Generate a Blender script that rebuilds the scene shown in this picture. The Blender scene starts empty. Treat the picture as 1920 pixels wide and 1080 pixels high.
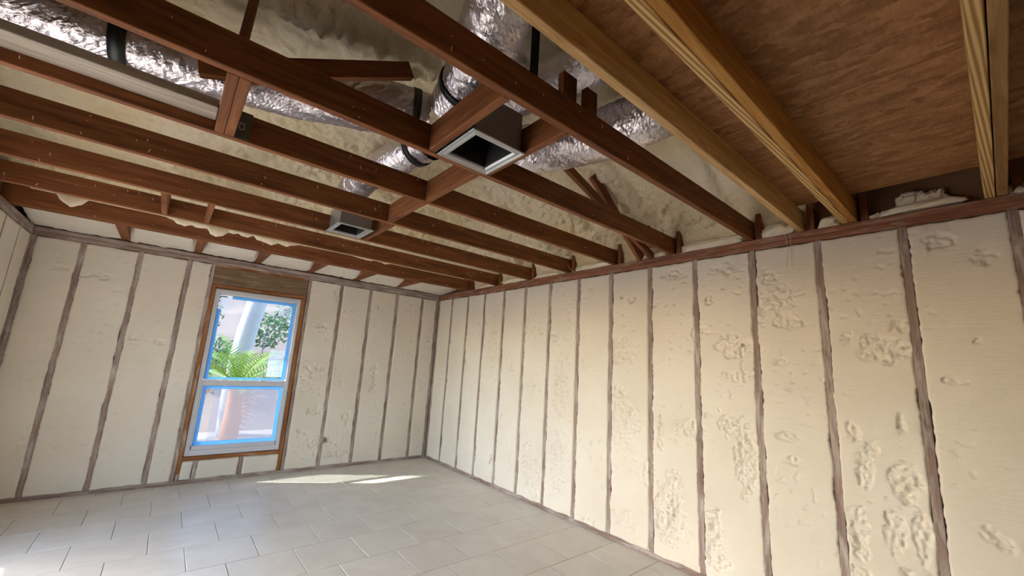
import bpy, math, random
import numpy as np
from mathutils import Matrix, Vector

# ---------------------------------------------------------------- camera, world, sun, exposure
SC = bpy.context.scene
COL = SC.collection
XR, YB, XL = 3.146, 5.577, -1.096          # right wall, window wall, left wall (stud faces)
HC = 1.407                                  # lens height
F = 762.0                                   # focal length in pixels of a 1920 wide frame
YAW, PITCH, ROLL = (math.radians(a) for a in (39.564, 10.637, 3.393))
ZP = 2.322                                  # underside of the top plates
ZJ = 2.405                                  # underside of the joists
JH = 0.142                                  # joist height

def cam_axes():
    cy, sy, cp, sp = math.cos(YAW), math.sin(YAW), math.cos(PITCH), math.sin(PITCH)
    w = Vector((sy*cp, cy*cp, sp)); r = Vector((cy, -sy, 0)); u = r.cross(w)
    c, s = math.cos(ROLL), math.sin(ROLL)
    return c*r + s*u, -s*r + c*u, w
RX, UX, WX = cam_axes()
cd = bpy.data.cameras.new('camera'); cam = bpy.data.objects.new('camera', cd); COL.objects.link(cam)
cd.sensor_width = 36; cd.lens = F/1920*36; cd.clip_start = 0.02; cd.clip_end = 300
M3 = Matrix((RX, UX, -WX)).transposed()
cam.matrix_world = Matrix.Translation((0, 0, HC)) @ M3.to_4x4()
SC.camera = cam

def ray(px, py):
    return WX + (px-960)/F*RX - (py-540)/F*UX
def onx(px, py, X):
    d = ray(px, py); t = X/d.x; return Vector((0, 0, HC)) + d*t
def ony(px, py, Y):
    d = ray(px, py); t = Y/d.y; return Vector((0, 0, HC)) + d*t
def onz(px, py, Z):
    d = ray(px, py); t = (Z-HC)/d.z; return Vector((0, 0, HC)) + d*t

w = bpy.data.worlds.new('world'); SC.world = w; w.use_nodes = True
nt = w.node_tree; bg = nt.nodes['Background']
sky = nt.nodes.new('ShaderNodeTexSky'); sky.sky_type = 'NISHITA'; sky.sun_disc = False
sky.sun_elevation = math.radians(34.3); sky.sun_rotation = math.atan2(-1.28, 0.72)
sky.air_density = 1.0; sky.dust_density = 1.2; sky.ozone_density = 1.0
nt.links.new(sky.outputs[0], bg.inputs[0]); bg.inputs[1].default_value = 0.52

sl = bpy.data.lights.new('sun_offscreen', 'SUN'); sl.energy = 6.0; sl.angle = math.radians(0.7); sl.color = (1, .95, .82)
so = bpy.data.objects.new('sun_offscreen', sl); COL.objects.link(so)
so.rotation_euler = Vector((1.28, -0.72, -1.0)).to_track_quat('-Z', 'Y').to_euler()
so.location = (-6, 9, 8)

OY0, OY1, OZ = 1.75, 4.45, 2.12            # wide opening in the left wall, under the added outside roof
vs = SC.view_settings
vs.view_transform = 'Standard'; vs.look = 'None'; vs.gamma = 1.0; vs.use_curve_mapping = False
vs.exposure = 1.7
SC.cycles.max_bounces = 14; SC.cycles.diffuse_bounces = 8; SC.cycles.glossy_bounces = 4
SC.cycles.transparent_max_bounces = 16; SC.cycles.sample_clamp_indirect = 6.0
SC.cycles.caustics_reflective = False; SC.cycles.caustics_refractive = False

# ---------------------------------------------------------------- helpers: noise
_rng = np.random.RandomState(7)
PERM = np.concatenate([_rng.permutation(512)]*3)
GA = _rng.rand(512)*2*np.pi
def gnoise(x, y, seed=0):
    x = np.asarray(x, float)+seed*17.31; y = np.asarray(y, float)+seed*9.77
    xi = np.floor(x).astype(int); yi = np.floor(y).astype(int); xf = x-xi; yf = y-yi
    def g(ix, iy, dx, dy):
        h = PERM[(PERM[ix & 511]+iy) & 511]; a = GA[h]; return np.cos(a)*dx+np.sin(a)*dy
    u = xf*xf*xf*(xf*(xf*6-15)+10); v = yf*yf*yf*(yf*(yf*6-15)+10)
    a = g(xi, yi, xf, yf); b = g(xi+1, yi, xf-1, yf); c = g(xi, yi+1, xf, yf-1); d = g(xi+1, yi+1, xf-1, yf-1)
    return (a+(b-a)*u+((c+(d-c)*u)-(a+(b-a)*u))*v)*1.5
def fbm(x, y, o=4, seed=0):
    s = 0; a = 1; t = 0
    for k in range(o):
        s = s+a*gnoise(x*2**k, y*2**k, seed+k*3); t += a; a *= .5
    return s/t
def billow(x, y, o=3, seed=0):                 # rounded lumps with creases between, 0..1
    s = 0; a = 1; t = 0
    for k in range(o):
        s = s+a*np.abs(gnoise(x*2**k, y*2**k, seed+k*5)); t += a; a *= .5
    return np.clip(s/t*1.6, 0, 1)
def worley(x, y, seed=0):                        # pebbles: 1 on a pebble's crown, 0 in the gaps
    x = np.asarray(x, float)+seed*5.3; y = np.asarray(y, float)+seed*8.1
    xi = np.floor(x).astype(int); yi = np.floor(y).astype(int); best = np.full(x.shape, 9.0)
    for dx in (-1, 0, 1):
        for dy in (-1, 0, 1):
            h = PERM[(PERM[(xi+dx) & 511]+yi+dy) & 511]; h2 = PERM[h+7]
            best = np.minimum(best, np.hypot(xi+dx+.1+.8*h/511-x, yi+dy+.1+.8*h2/511-y))
    return np.clip(1-best, 0, 1)
def sstep(a, b, x):
    t = np.clip((x-a)/(b-a), 0, 1); return t*t*(3-2*t)

# ---------------------------------------------------------------- helpers: objects
def link(o, parent=None):
    COL.objects.link(o)
    if parent is not None:
        o.parent = parent
        o.matrix_parent_inverse = Matrix.Identity(4)
    return o
def tag(o, label, cat, group=None):
    o['label'] = label; o['category'] = cat
    if group: o['group'] = group
    return o
def struct(o, label=None, cat=None):
    o['kind'] = 'structure'
    if label: o['label'] = label
    if cat: o['category'] = cat
    return o
def empty(name, loc=(0, 0, 0)):
    o = bpy.data.objects.new(name, None); o.location = loc; o.empty_display_size = .05; return link(o)
def mesh(name, V, Fc, mat, parent=None, smooth=False, loc=None, attr=None):
    me = bpy.data.meshes.new(name)
    V = [tuple(v) for v in V]
    me.from_pydata(V, [], [tuple(f) for f in Fc])
    if smooth: me.polygons.foreach_set('use_smooth', [True]*len(me.polygons))
    if attr is not None:
        a = me.attributes.new('rough', 'FLOAT', 'POINT'); a.data.foreach_set('value', np.asarray(attr, np.float32).ravel())
    me.update()
    o = bpy.data.objects.new(name, me)
    for m in (mat if isinstance(mat, (list, tuple)) else [mat]): me.materials.append(m)
    if loc is not None: o.location = loc
    return link(o, parent)
class B:
    """collects boxes, quads and tubes into one mesh"""
    def __init__(s): s.v = []; s.f = []
    def add(s, V, Fc):
        n = len(s.v); s.v += [tuple(v) for v in V]; s.f += [tuple(i+n for i in f) for f in Fc]
    def box(s, x0, x1, y0, y1, z0, z1, c=0.0, M=None):
        if c <= 0:
            V = [(x, y, z) for x in (x0, x1) for y in (y0, y1) for z in (z0, z1)]
            Fc = [(0, 1, 3, 2), (4, 6, 7, 5), (0, 4, 5, 1), (2, 3, 7, 6), (0, 2, 6, 4), (1, 5, 7, 3)]
        else:
            V = []; idx = {}
            for i, x in enumerate((x0, x1)):
                for j, y in enumerate((y0, y1)):
                    for k, z in enumerate((z0, z1)):
                        sx, sy, sz = (1-2*i)*c, (1-2*j)*c, (1-2*k)*c
                        idx[i, j, k, 0] = len(V); V.append((x, y+sy, z+sz))
                        idx[i, j, k, 1] = len(V); V.append((x+sx, y, z+sz))
                        idx[i, j, k, 2] = len(V); V.append((x+sx, y+sy, z))
            Fc = []
            q = [(0, 0), (1, 0), (1, 1), (0, 1)]
            for i in (0, 1):
                r = q if i else q[::-1]
                Fc.append([idx[i, a, b, 0] for a, b in r])
                Fc.append([idx[a, i, b, 1] for a, b in r[::-1]])
                Fc.append([idx[a, b, i, 2] for a, b in r])
            for a in (0, 1):
                for b in (0, 1):
                    e = [idx[0, a, b, 1], idx[1, a, b, 1], idx[1, a, b, 2], idx[0, a, b, 2]]
                    Fc.append(e if (a+b) % 2 == 0 else e[::-1])
                    e = [idx[a, 0, b, 0], idx[a, 0, b, 2], idx[a, 1, b, 2], idx[a, 1, b, 0]]
                    Fc.append(e if (a+b) % 2 == 0 else e[::-1])
                    e = [idx[a, b, 0, 0], idx[a, b, 1, 0], idx[a, b, 1, 1], idx[a, b, 0, 1]]
                    Fc.append(e if (a+b) % 2 == 0 else e[::-1])
                    for k in (0, 1):
                        t = [idx[a, b, k, 0], idx[a, b, k, 1], idx[a, b, k, 2]]
                        Fc.append(t if (a+b+k) % 2 == 0 else t[::-1])
        if M is not None: V = [M @ Vector(v) for v in V]
        s.add(V, Fc); return s
    def out(s, name, mat, parent=None, smooth=False, loc=None):
        return mesh(name, s.v, s.f, mat, parent, smooth, loc)
def member(name, p0, p1, wd, ht, mat, parent=None, up=(0, 0, 1), bev=.003, ext=None):
    """a piece of lumber from p0 to p1 (centre line), grain along local X; wd across, ht along 'up'"""
    p0 = Vector(p0); p1 = Vector(p1); d = p1-p0; L = d.length; x = d.normalized()
    y = Vector(up).cross(x).normalized(); z = x.cross(y)
    b = B().box(-L/2, L/2, -wd/2, wd/2, -ht/2, ht/2, bev)
    o = b.out(name, mat, parent)
    R3 = Matrix((x, y, z)).transposed().to_4x4()
    o.matrix_local = Matrix.Translation((p0+p1)/2) @ R3
    return o
def beam(name, x0, x1, y0, y1, z0, z1, mat, parent=None, axis='x', bev=.003):
    cx, cy, cz = (x0+x1)/2, (y0+y1)/2, (z0+z1)/2
    if axis == 'x': return member(name, (x0, cy, cz), (x1, cy, cz), y1-y0, z1-z0, mat, parent, bev=bev)
    if axis == 'y': return member(name, (cx, y0, cz), (cx, y1, cz), x1-x0, z1-z0, mat, parent, bev=bev)
    return member(name, (cx, cy, z0), (cx, cy, z1), y1-y0, x1-x0, mat, parent, up=(1, 0, 0), bev=bev)
def tube_mesh(pts, rad, ns=10):
    pts = [Vector(p) for p in pts]; V = []; Fc = []
    up = Vector((0, 0, 1))
    for i, p in enumerate(pts):
        d = (pts[min(i+1, len(pts)-1)]-pts[max(i-1, 0)]).normalized()
        if abs(d.z) > .95: up = Vector((1, 0, 0))
        a = d.cross(up).normalized(); b = a.cross(d)
        r = rad[i] if isinstance(rad, (list, tuple)) else rad
        for k in range(ns):
            t = 2*math.pi*k/ns; V.append(p+a*math.cos(t)*r+b*math.sin(t)*r)
    for i in range(len(pts)-1):
        for k in range(ns):
            Fc.append((i*ns+k, i*ns+(k+1) % ns, (i+1)*ns+(k+1) % ns, (i+1)*ns+k))
    Fc.append(tuple(range(ns))[::-1]); Fc.append(tuple((len(pts)-1)*ns+k for k in range(ns)))
    return V, Fc
def catmull(P, step=.015):
    P = [Vector(p) for p in P]; P = [P[0]*2-P[1]]+P+[P[-1]*2-P[-2]]; out = []
    for i in range(1, len(P)-2):
        a, b, c, d = P[i-1:i+3]; n = max(2, int((c-b).length/step))
        for k in range(n):
            t = k/n
            out.append(.5*((2*b)+(c-a)*t+(2*a-5*b+4*c-d)*t*t+(3*b-a-3*c+d)*t**3))
    out.append(P[-2]); return out

# ---------------------------------------------------------------- materials
def srgb(r, g, b):
    f = lambda c: (c/255/12.92) if c/255 <= .04045 else ((c/255+.055)/1.055)**2.4
    return (f(r), f(g), f(b), 1)
class NT:
    def __init__(s, name):
        s.m = bpy.data.materials.new(name); s.m.use_nodes = True; s.t = s.m.node_tree
        s.b = s.t.nodes['Principled BSDF']; s.o = s.t.nodes['Material Output']
    def n(s, kind, **kw):
        nd = s.t.nodes.new('ShaderNode'+kind)
        for k, v in kw.items():
            if k in nd.inputs.keys() if isinstance(k, str) else False: nd.inputs[k].default_value = v
            else: setattr(nd, k, v)
        return nd
    def l(s, a, b): s.t.links.new(a, b)
    def coords(s, scale=(1, 1, 1), rnd=True, rot=(0, 0, 0)):
        tc = s.n('TexCoord'); mp = s.n('Mapping'); s.l(tc.outputs['Object'], mp.inputs['Vector'])
        mp.inputs['Scale'].default_value = scale; mp.inputs['Rotation'].default_value = rot
        if rnd:
            oi = s.n('ObjectInfo'); mu = s.n('Math', operation='MULTIPLY'); mu.inputs[1].default_value = 37.0
            s.l(oi.outputs['Random'], mu.inputs[0]); s.l(mu.outputs[0], mp.inputs['Location'])
        return mp.outputs[0]
    def noise(s, vec, scale, detail=4, rough=.55, dist=0.0):
        nd = s.n('TexNoise'); nd.inputs['Scale'].default_value = scale; nd.inputs['Detail'].default_value = detail
        nd.inputs['Roughness'].default_value = rough; nd.inputs['Distortion'].default_value = dist
        s.l(vec, nd.inputs['Vector']); return nd.outputs['Fac']
    def ramp(s, fac, stops):
        nd = s.n('ValToRGB'); e = nd.color_ramp.elements
        while len(e) < len(stops): e.new(.5)
        for k, (p, c) in enumerate(stops): e[k].position = p; e[k].color = c
        s.l(fac, nd.inputs[0]); return nd.outputs[0]
    def mix(s, fac, a, b, mode='MIX'):
        nd = s.n('MixRGB', blend_type=mode)
        for sock, v in ((nd.inputs[0], fac), (nd.inputs[1], a), (nd.inputs[2], b)):
            if hasattr(v, 'is_output'): s.l(v, sock)
            else: sock.default_value = v
        return nd.outputs[0]
    def bump(s, h, st, dist=.01, nrm=None):
        nd = s.n('Bump'); nd.inputs['Strength'].default_value = st; nd.inputs['Distance'].default_value = dist
        s.l(h, nd.inputs['Height'])
        if nrm is not None: s.l(nrm, nd.inputs['Normal'])
        return nd.outputs[0]
    def fin(s, col=None, rough=.6, nrm=None, metal=0.0, spec=.5):
        if col is not None:
            if hasattr(col, 'is_output'): s.l(col, s.b.inputs['Base Color'])
            else: s.b.inputs['Base Color'].default_value = col
        s.b.inputs['Roughness'].default_value = rough; s.b.inputs['Metallic'].default_value = metal
        s.b.inputs['Specular IOR Level'].default_value = spec
        if nrm is not None: s.l(nrm, s.b.inputs['Normal'])
        return s.m
g = lambda v: (v, v, v, 1)

def wood(name, dark, mid, light, dust=0.0, dustcol=srgb(170, 160, 150), rough=.65, contrast=1.0, knots=True):
    n = NT(name)
    v = n.coords((1.3, 16, 16)); big = n.noise(v, 1.6, 5, .6, .8)
    v2 = n.coords((3.0, 90, 90)); fine = n.noise(v2, 1.5, 3, .6)
    col = n.ramp(big, [(.5-.22*contrast, dark), (.5, mid), (.5+.25*contrast, light)])
    col = n.mix(n.ramp(fine, [(.35, g(.78)), (.62, g(1.05))]), g(0), col, 'MIX') if False else n.mix(.55, col, n.ramp(fine, [(.35, g(.72)), (.62, g(1.0))]), 'MULTIPLY')
    oi = n.n('ObjectInfo'); col = n.mix(.6, col, n.ramp(oi.outputs['Random'], [(0, g(.78)), (1, g(1.0))]), 'MULTIPLY')
    if knots:
        vk = n.coords((2.2, 7, 7)); vo = n.n('TexVoronoi'); vo.inputs['Scale'].default_value = 1.0; n.l(vk, vo.inputs['Vector'])
        col = n.mix(n.ramp(vo.outputs['Distance'], [(.05, g(.75)), (.13, g(0))]), col, dark)
    if dust > 0:
        vd = n.coords((1.5, 7, 7)); dn = n.noise(vd, 2.6, 5, .65, .5)
        col = n.mix(n.ramp(dn, [(.62-.35*dust, g(0)), (.80-.2*dust, g(.9))]), col, dustcol)
    return n.fin(col, rough, n.bump(fine, .25, .002), spec=.3)
WOOD = wood('old_brown_lumber', srgb(92, 52, 27), srgb(132, 80, 45), srgb(158, 102, 62))
PINE = wood('new_yellow_pine', srgb(186, 144, 90), srgb(212, 174, 120), srgb(228, 196, 146), contrast=.8)
ORANGE = wood('amber_toned_pine', srgb(168, 112, 48), srgb(194, 138, 66), srgb(212, 160, 90), contrast=.8)
PLATE = wood('plate_lumber', srgb(110, 68, 46), srgb(146, 96, 70), srgb(174, 124, 96), dust=.34, dustcol=srgb(186, 164, 150))
STUD = wood('stud_dusted_with_foam', srgb(126, 104, 96), srgb(154, 132, 124), srgb(170, 150, 142), dust=.5, dustcol=srgb(196, 186, 182), knots=False)
TRIM = wood('window_buck_lumber', srgb(122, 72, 34), srgb(158, 102, 56), srgb(180, 128, 80), dust=.16, dustcol=srgb(196, 180, 160))
GREY = wood('weathered_grey_lumber', srgb(158, 146, 132), srgb(190, 178, 164), srgb(210, 200, 188))
PLY = wood('brown_header_plywood', srgb(110, 88, 68), srgb(134, 110, 86), srgb(150, 126, 102), dust=.12, dustcol=srgb(190, 175, 160), knots=False)

def flame_pine():
    n = NT('grained_yellow_pine')
    v = n.coords((.38, 9, 9)); wv = n.n('TexWave', wave_type='BANDS', bands_direction='DIAGONAL')
    wv.inputs['Scale'].default_value = 4.6; wv.inputs['Distortion'].default_value = 4.0; wv.inputs['Detail'].default_value = 2
    wv.inputs['Detail Scale'].default_value = .45; n.l(v, wv.inputs['Vector'])
    col = n.ramp(wv.outputs['Fac'], [(.1, srgb(160, 118, 66)), (.5, srgb(198, 162, 106)), (.9, srgb(220, 190, 136))])
    return n.fin(col, .6, spec=.3)
FLAME = flame_pine()
TAN = wood('plain_tan_pine', srgb(138, 102, 60), srgb(160, 122, 76), srgb(176, 138, 90), contrast=.6)

def foam_wall(name, c0, c1):
    n = NT(name)
    v = n.coords((1, 1, 1), rnd=False)
    big = n.noise(v, 1.7, 3, .5); col = n.ramp(big, [(.3, c0), (.7, c1)])
    fine = n.noise(v, 140, 5, .65); mid = n.noise(v, 38, 4, .6)
    nr = n.bump(mid, .22, .006); nr = n.bump(fine, .3, .0025, nr)
    vs_ = n.coords((4, 4, 60), rnd=False, rot=(.28, .28, 0)); st = n.noise(vs_, 1.4, 3, .6)
    nr = n.bump(st, .42, .005, nr)
    return n.fin(col, .85, nr, spec=.2)
FOAM = foam_wall('trimmed_spray_foam', srgb(220, 212, 199), srgb(229, 223, 212))
def foam_attic():
    n = NT('rough_spray_foam')
    v = n.coords((1, 1, 1), rnd=False)
    a = n.noise(v, 1.3, 4, .6); col = n.ramp(a, [(.3, srgb(220, 202, 162)), (.5, srgb(228, 214, 184)), (.7, srgb(232, 223, 204))])
    f1 = n.noise(v, 20, 5, .6, .3); f2 = n.noise(v, 60, 4, .6)
    nr = n.bump(f1, .7, .03); nr = n.bump(f2, .45, .008, nr)
    return n.fin(col, .8, nr, spec=.25)
AFOAM = foam_attic()
def foam_loose():
    n = NT('loose_foam_offcut'); v = n.coords((1, 1, 1))
    a = n.noise(v, 9, 4, .6); col = n.ramp(a, [(.3, srgb(228, 210, 176)), (.7, srgb(244, 236, 220))])
    return n.fin(col, .85, n.bump(n.noise(v, 70, 5, .65), .5, .006), spec=.2)
LFOAM = foam_loose()
def osb():
    n = NT('oriented_strand_board')
    col = None; hs = None
    for k, (rz, sc, sd) in enumerate([(1.35, (20, 5, 1), 3.1), (1.75, (30, 8, 1), 9.3), (1.0, (38, 11, 1), 5.7)]):
        v = n.coords(sc, rot=(0, 0, rz)); vo = n.n('TexVoronoi'); vo.inputs['Scale'].default_value = 1.0
        vo.inputs['Randomness'].default_value = 1.0
        ns = n.noise(v, 1.5, 3); ad = n.n('VectorMath', operation='ADD'); sc_ = n.n('VectorMath', operation='SCALE')
        cm = n.n('CombineXYZ'); n.l(ns, cm.inputs[0]); n.l(ns, cm.inputs[1]); n.l(cm.outputs[0], sc_.inputs[0]); sc_.inputs['Scale'].default_value = 1.4
        n.l(v, ad.inputs[0]); n.l(sc_.outputs[0], ad.inputs[1]); n.l(ad.outputs[0], vo.inputs['Vector'])
        sp = n.n('SeparateColor'); n.l(vo.outputs['Color'], sp.inputs[0])
        c = n.ramp(sp.outputs[0], [(0, srgb(132, 88, 56)), (.5, srgb(160, 112, 74)), (1, srgb(178, 132, 92))])
        col = c if col is None else n.mix(n.ramp(n.noise(n.coords((3, 3, 1)), 2.0+k, 3), [(.42, g(0)), (.58, g(1))]), col, c)
        hs = sp.outputs[0] if hs is None else hs
    fi = n.noise(n.coords((14, 60, 1), rot=(0, 0, 1.45)), 2, 4, .65)
    col = n.mix(.55, col, n.ramp(fi, [(.34, g(.6)), (.6, g(1))]), 'MULTIPLY')
    return n.fin(col, .62, n.bump(hs, .25, .003), spec=.3)
OSB = osb()
def foil():
    n = NT('crinkled_foil'); v = n.coords((1, 1, 1))
    b = n.noise(v, 60, 3, .6, 1.0); nr = n.bump(b, .5, .006)
    return n.fin(srgb(216, 210, 216), .30, nr, metal=1.0)
FOIL = foil()
def simple(name, c, rough=.5, metal=0.0, nz=None, spec=.5):
    n = NT(name); nr = None; col = c
    if nz:
        v = n.coords((1, 1, 1)); f = n.noise(v, nz[0], 4, .6); nr = n.bump(f, nz[1], .003)
        col = n.mix(n.ramp(f, [(.3, g(.82)), (.7, g(1))]), g(0), c) if False else n.mix(.5, c, n.ramp(f, [(.3, g(.8)), (.7, g(1))]), 'MULTIPLY')
    return n.fin(col, rough, nr, metal, spec)
GALV = simple('galvanised_sheet', srgb(190, 194, 196), .45, 1.0, (9, .05))
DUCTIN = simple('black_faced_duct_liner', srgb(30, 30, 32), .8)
STRAP = simple('black_strap', srgb(14, 14, 16), .45)
VINYL = simple('grey_white_vinyl', srgb(206, 208, 216), .4)

STICK = simple('white_sticker_paper', srgb(228, 230, 234), .6)
INK = simple('dark_print', srgb(30, 30, 36), .6)
GROUT = simple('grey_grout', srgb(166, 160, 152), .9, nz=(60, .2))
SHEATH = simple('wall_sheathing', srgb(150, 120, 88), .8, nz=(12, .1))
STUCCO = simple('pale_stucco', srgb(214, 206, 192), .9, nz=(40, .2))
OLDDECK = simple('old_brown_roof_boards', srgb(118, 84, 58), .9, nz=(8, .2))
GUSSET = simple('dull_truss_plate', srgb(112, 118, 110), .5, .8, (20, .1))
CONC = simple('grey_paving', srgb(158, 152, 146), .9, nz=(6, .1))
SAND = simple('pale_sandy_slope', srgb(132, 118, 112), .95, nz=(2.2, .5))
LEAF = simple('palm_green', srgb(128, 164, 58), .5, nz=(14, .1))
LEAFD = simple('shrub_green', srgb(74, 104, 60), .6, nz=(14, .1))
DEAD = simple('dry_palm_frond', srgb(190, 130, 80), .7, nz=(14, .1))
BARK = simple('pale_bark', srgb(168, 170, 182), .85, nz=(10, .3))
WIRE = simple('pale_wire', srgb(214, 206, 196), .5)
def tile():
    n = NT('pale_ceramic_tile'); v = n.coords((1, 1, 1))
    a = n.noise(v, 3.5, 5, .6, .6); oi = n.n('ObjectInfo')
    col = n.ramp(a, [(.3, srgb(212, 208, 200)), (.7, srgb(226, 223, 217))])
    col = n.mix(.5, col, n.ramp(oi.outputs['Random'], [(0, g(.93)), (1, g(1))]), 'MULTIPLY')
    du = n.noise(n.coords((1, 1, 1), rnd=False), 1.1, 5, .6)
    rr = n.ramp(du, [(.3, g(.26)), (.7, g(.46))]); n.l(rr, n.b.inputs['Roughness'])
    n.fin(col, .45, n.bump(n.noise(v, 60, 3), .05, .002), spec=.5); n.l(rr, n.b.inputs['Roughness']); return n.m
TILE = tile()
def glass():
    n = NT('window_glass'); tr = n.n('BsdfTransparent'); gl = n.n('BsdfGlossy'); gl.inputs['Roughness'].default_value = .02
    tr.inputs[0].default_value = (.76, .79, .80, 1); mx = n.n('MixShader'); mx.inputs[0].default_value = .05; n.l(tr.outputs[0], mx.inputs[1]); n.l(gl.outputs[0], mx.inputs[2]); n.l(mx.outputs[0], n.o.inputs[0]); return n.m
GLASS = glass()
def film(name, col, op):
    n = NT(name); tr = n.n('BsdfTransparent'); tl = n.n('BsdfTranslucent'); df = n.n('BsdfDiffuse')
    tl.inputs[0].default_value = col; df.inputs[0].default_value = col
    m1 = n.n('MixShader'); m1.inputs[0].default_value = .4; n.l(tl.outputs[0], m1.inputs[1]); n.l(df.outputs[0], m1.inputs[2])
    m2 = n.n('MixShader'); m2.inputs[0].default_value = op; n.l(tr.outputs[0], m2.inputs[1]); n.l(m1.outputs[0], m2.inputs[2])
    n.l(m2.outputs[0], n.o.inputs[0]); return n.m
TAPE = film('blue_masking_tape', srgb(140, 194, 232), .97)
FILM = film('hazy_protective_film', srgb(150, 150, 166), .36)
LABEL = film('translucent_sticker', srgb(206, 218, 232), .30)

# ---------------------------------------------------------------- floor
floor = B().box(XL-.12, XR+.12, -3.1, YB+.12, -.15, -.0035).out('floor', GROUT)
struct(floor, 'pale square ceramic tile floor laid in running bond', 'floor')
P = .405
def tile_mesh(w_, d_):
    b = B(); x0, x1, y0, y1, c = -w_/2, w_/2, -d_/2, d_/2, .0025
    V = [(x0, y0, -.008), (x1, y0, -.008), (x1, y1, -.008), (x0, y1, -.008), (x0, y0, -c), (x1, y0, -c), (x1, y1, -c), (x0, y1, -c),
         (x0+c, y0+c, 0), (x1-c, y0+c, 0), (x1-c, y1-c, 0), (x0+c, y1-c, 0)]
    Fc = [(0, 1, 5, 4), (1, 2, 6, 5), (2, 3, 7, 6), (3, 0, 4, 7), (4, 5, 9, 8), (5, 6, 10, 9), (6, 7, 11, 10), (7, 4, 8, 11), (8, 9, 10, 11)]
    me = bpy.data.meshes.new('tile'); me.from_pydata(V, [], Fc); me.materials.append(TILE); return me
TM = {}
rt = random.Random(3)
for j in range(-14, 5):
    y0 = 4.272+j*P; y1 = y0+P
    off = (.735 if j % 2 == 0 else .537)
    for i in range(-6, 8):
        x0 = off+i*P-P; x1 = x0+P
        cx0, cx1, cy0, cy1 = max(x0, XL), min(x1, XR), max(y0, -1.4), min(y1, YB)
        if cx1-cx0 < .03 or cy1-cy0 < .03: continue
        gp = .0035
        k = (round(cx1-cx0-gp, 3), round(cy1-cy0-gp, 3))
        if k not in TM: TM[k] = tile_mesh(*k)
        o = bpy.data.objects.new('tile', TM[k]); o.location = ((cx0+cx1)/2, (cy0+cy1)/2, rt.uniform(-.0005, .0005))
        o.rotation_euler = (rt.uniform(-.0012, .0012), rt.uniform(-.0012, .0012), 0); link(o, floor)

# ---------------------------------------------------------------- foam panels of the walls
HOLES = [('right', 4.005, .314), ('back', 1.716, .342)]
def panel(parent, wall, u0, u1, v0, v1, res, blobs=(), seed=0, proud=.004):
    nu = max(4, int((u1-u0)/res)); nv = max(4, int((v1-v0)/res))
    u = np.linspace(u0, u1, nu+1); v = np.linspace(v0, v1, nv+1)
    U, V = np.meshgrid(u, v)                    # (nv+1, nu+1)
    s = (U-u0)/(u1-u0); tt = (V-v0)/(v1-v0)
    U = U+(1-s)**6*(.009*gnoise(V*7, V*0+seed)+.006*gnoise(V*37, V*0+seed))+s**6*(.009*gnoise(V*7, V*0+seed+.5)+.006*gnoise(V*33, V*0+seed+4.5))
    V = V+(1-tt)**8*.010*gnoise(U*8, U*0+seed+.2)-tt**8*.012*np.abs(gnoise(U*8, U*0+seed+.7))
    h = proud+.0035*fbm(U*2.2, V*2.2, 3, 5)
    m = np.zeros_like(U)
    for (bu, bv, ru, rv, st) in blobs:
        d = np.sqrt(((U-bu)/ru)**2+((V-bv)/rv)**2)
        m = np.maximum(m, st*np.clip(1.25-d, 0, 1))
    rnd = fbm(U*3.1, V*3.1, 3, 21)
    m = np.maximum(m, sstep(.34, .60, rnd)*.75)
    mk = sstep(.30, .52, m+.55*fbm(U*13, V*13, 3, 33)*np.minimum(1, m*3+.25))
    wu, wv_ = U+.012*gnoise(U*14, V*14, 4), V+.012*gnoise(U*14, V*14, 8)
    lump = .5*worley(wu*30, wv_*27, 41)+.5*billow(U*24, V*24, 3, 41)
    deep = sstep(.2, .55, gnoise(U*7.5, V*7.5, 51))
    h = h-mk*(.004+.026*(1-lump)+.018*deep*sstep(.5, .9, m))+mk*.014*lump
    pit = sstep(.42, .6, gnoise(U*24, V*24, 61))*sstep(-.1, .3, gnoise(U*2.5, V*2.5, 66))
    h = h-pit*.007
    for (hw, hu, hv) in HOLES:
        if hw == wall: h = h-.055*sstep(1.25, .75, np.hypot((U-hu)/.017, (V-hv)/.034))
    edge = np.minimum(np.minimum(s, 1-s)*(u1-u0), np.minimum(tt, 1-tt)*(v1-v0))
    h = np.where(edge < res*.5, -.006, h*sstep(-.004, .015, edge))
    if wall == 'right': PX = np.stack([XR-h, U, V], -1)
    elif wall == 'back': PX = np.stack([U, YB-h, V], -1)
    else: PX = np.stack([XL+h, U, V], -1)
    n0 = (nu+1)*(nv+1); pts = PX.reshape(-1, 3)
    a = (np.arange(nv)[:, None]*(nu+1)+np.arange(nu)[None]).ravel()
    q = np.stack([a, a+1, a+nu+2, a+nu+1], -1)
    if wall == 'right': q = q[:, ::-1]          # faces look into the room
    ring = list(range(nu+1))+[(j+1)*(nu+1)+nu for j in range(nv)]+[nv*(nu+1)+nu-1-k for k in range(nu)]+[(nv-1-j)*(nu+1) for j in range(nv-1)]
    back = pts[ring].copy(); 
    ax = 0 if wall != 'back' else 1
    back[:, ax] = (XR+.08 if wall == 'right' else YB+.08 if wall == 'back' else XL-.08)
    nr = len(ring); fq = [tuple(x) for x in q]
    for k in range(nr):
        k2 = (k+1) % nr; f = (ring[k], ring[k2], n0+k2, n0+k)
        fq.append(f if wall == 'right' else f[::-1])
    return mesh('foam_panel', np.concatenate([pts, back]), fq, FOAM, parent, True)

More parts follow.
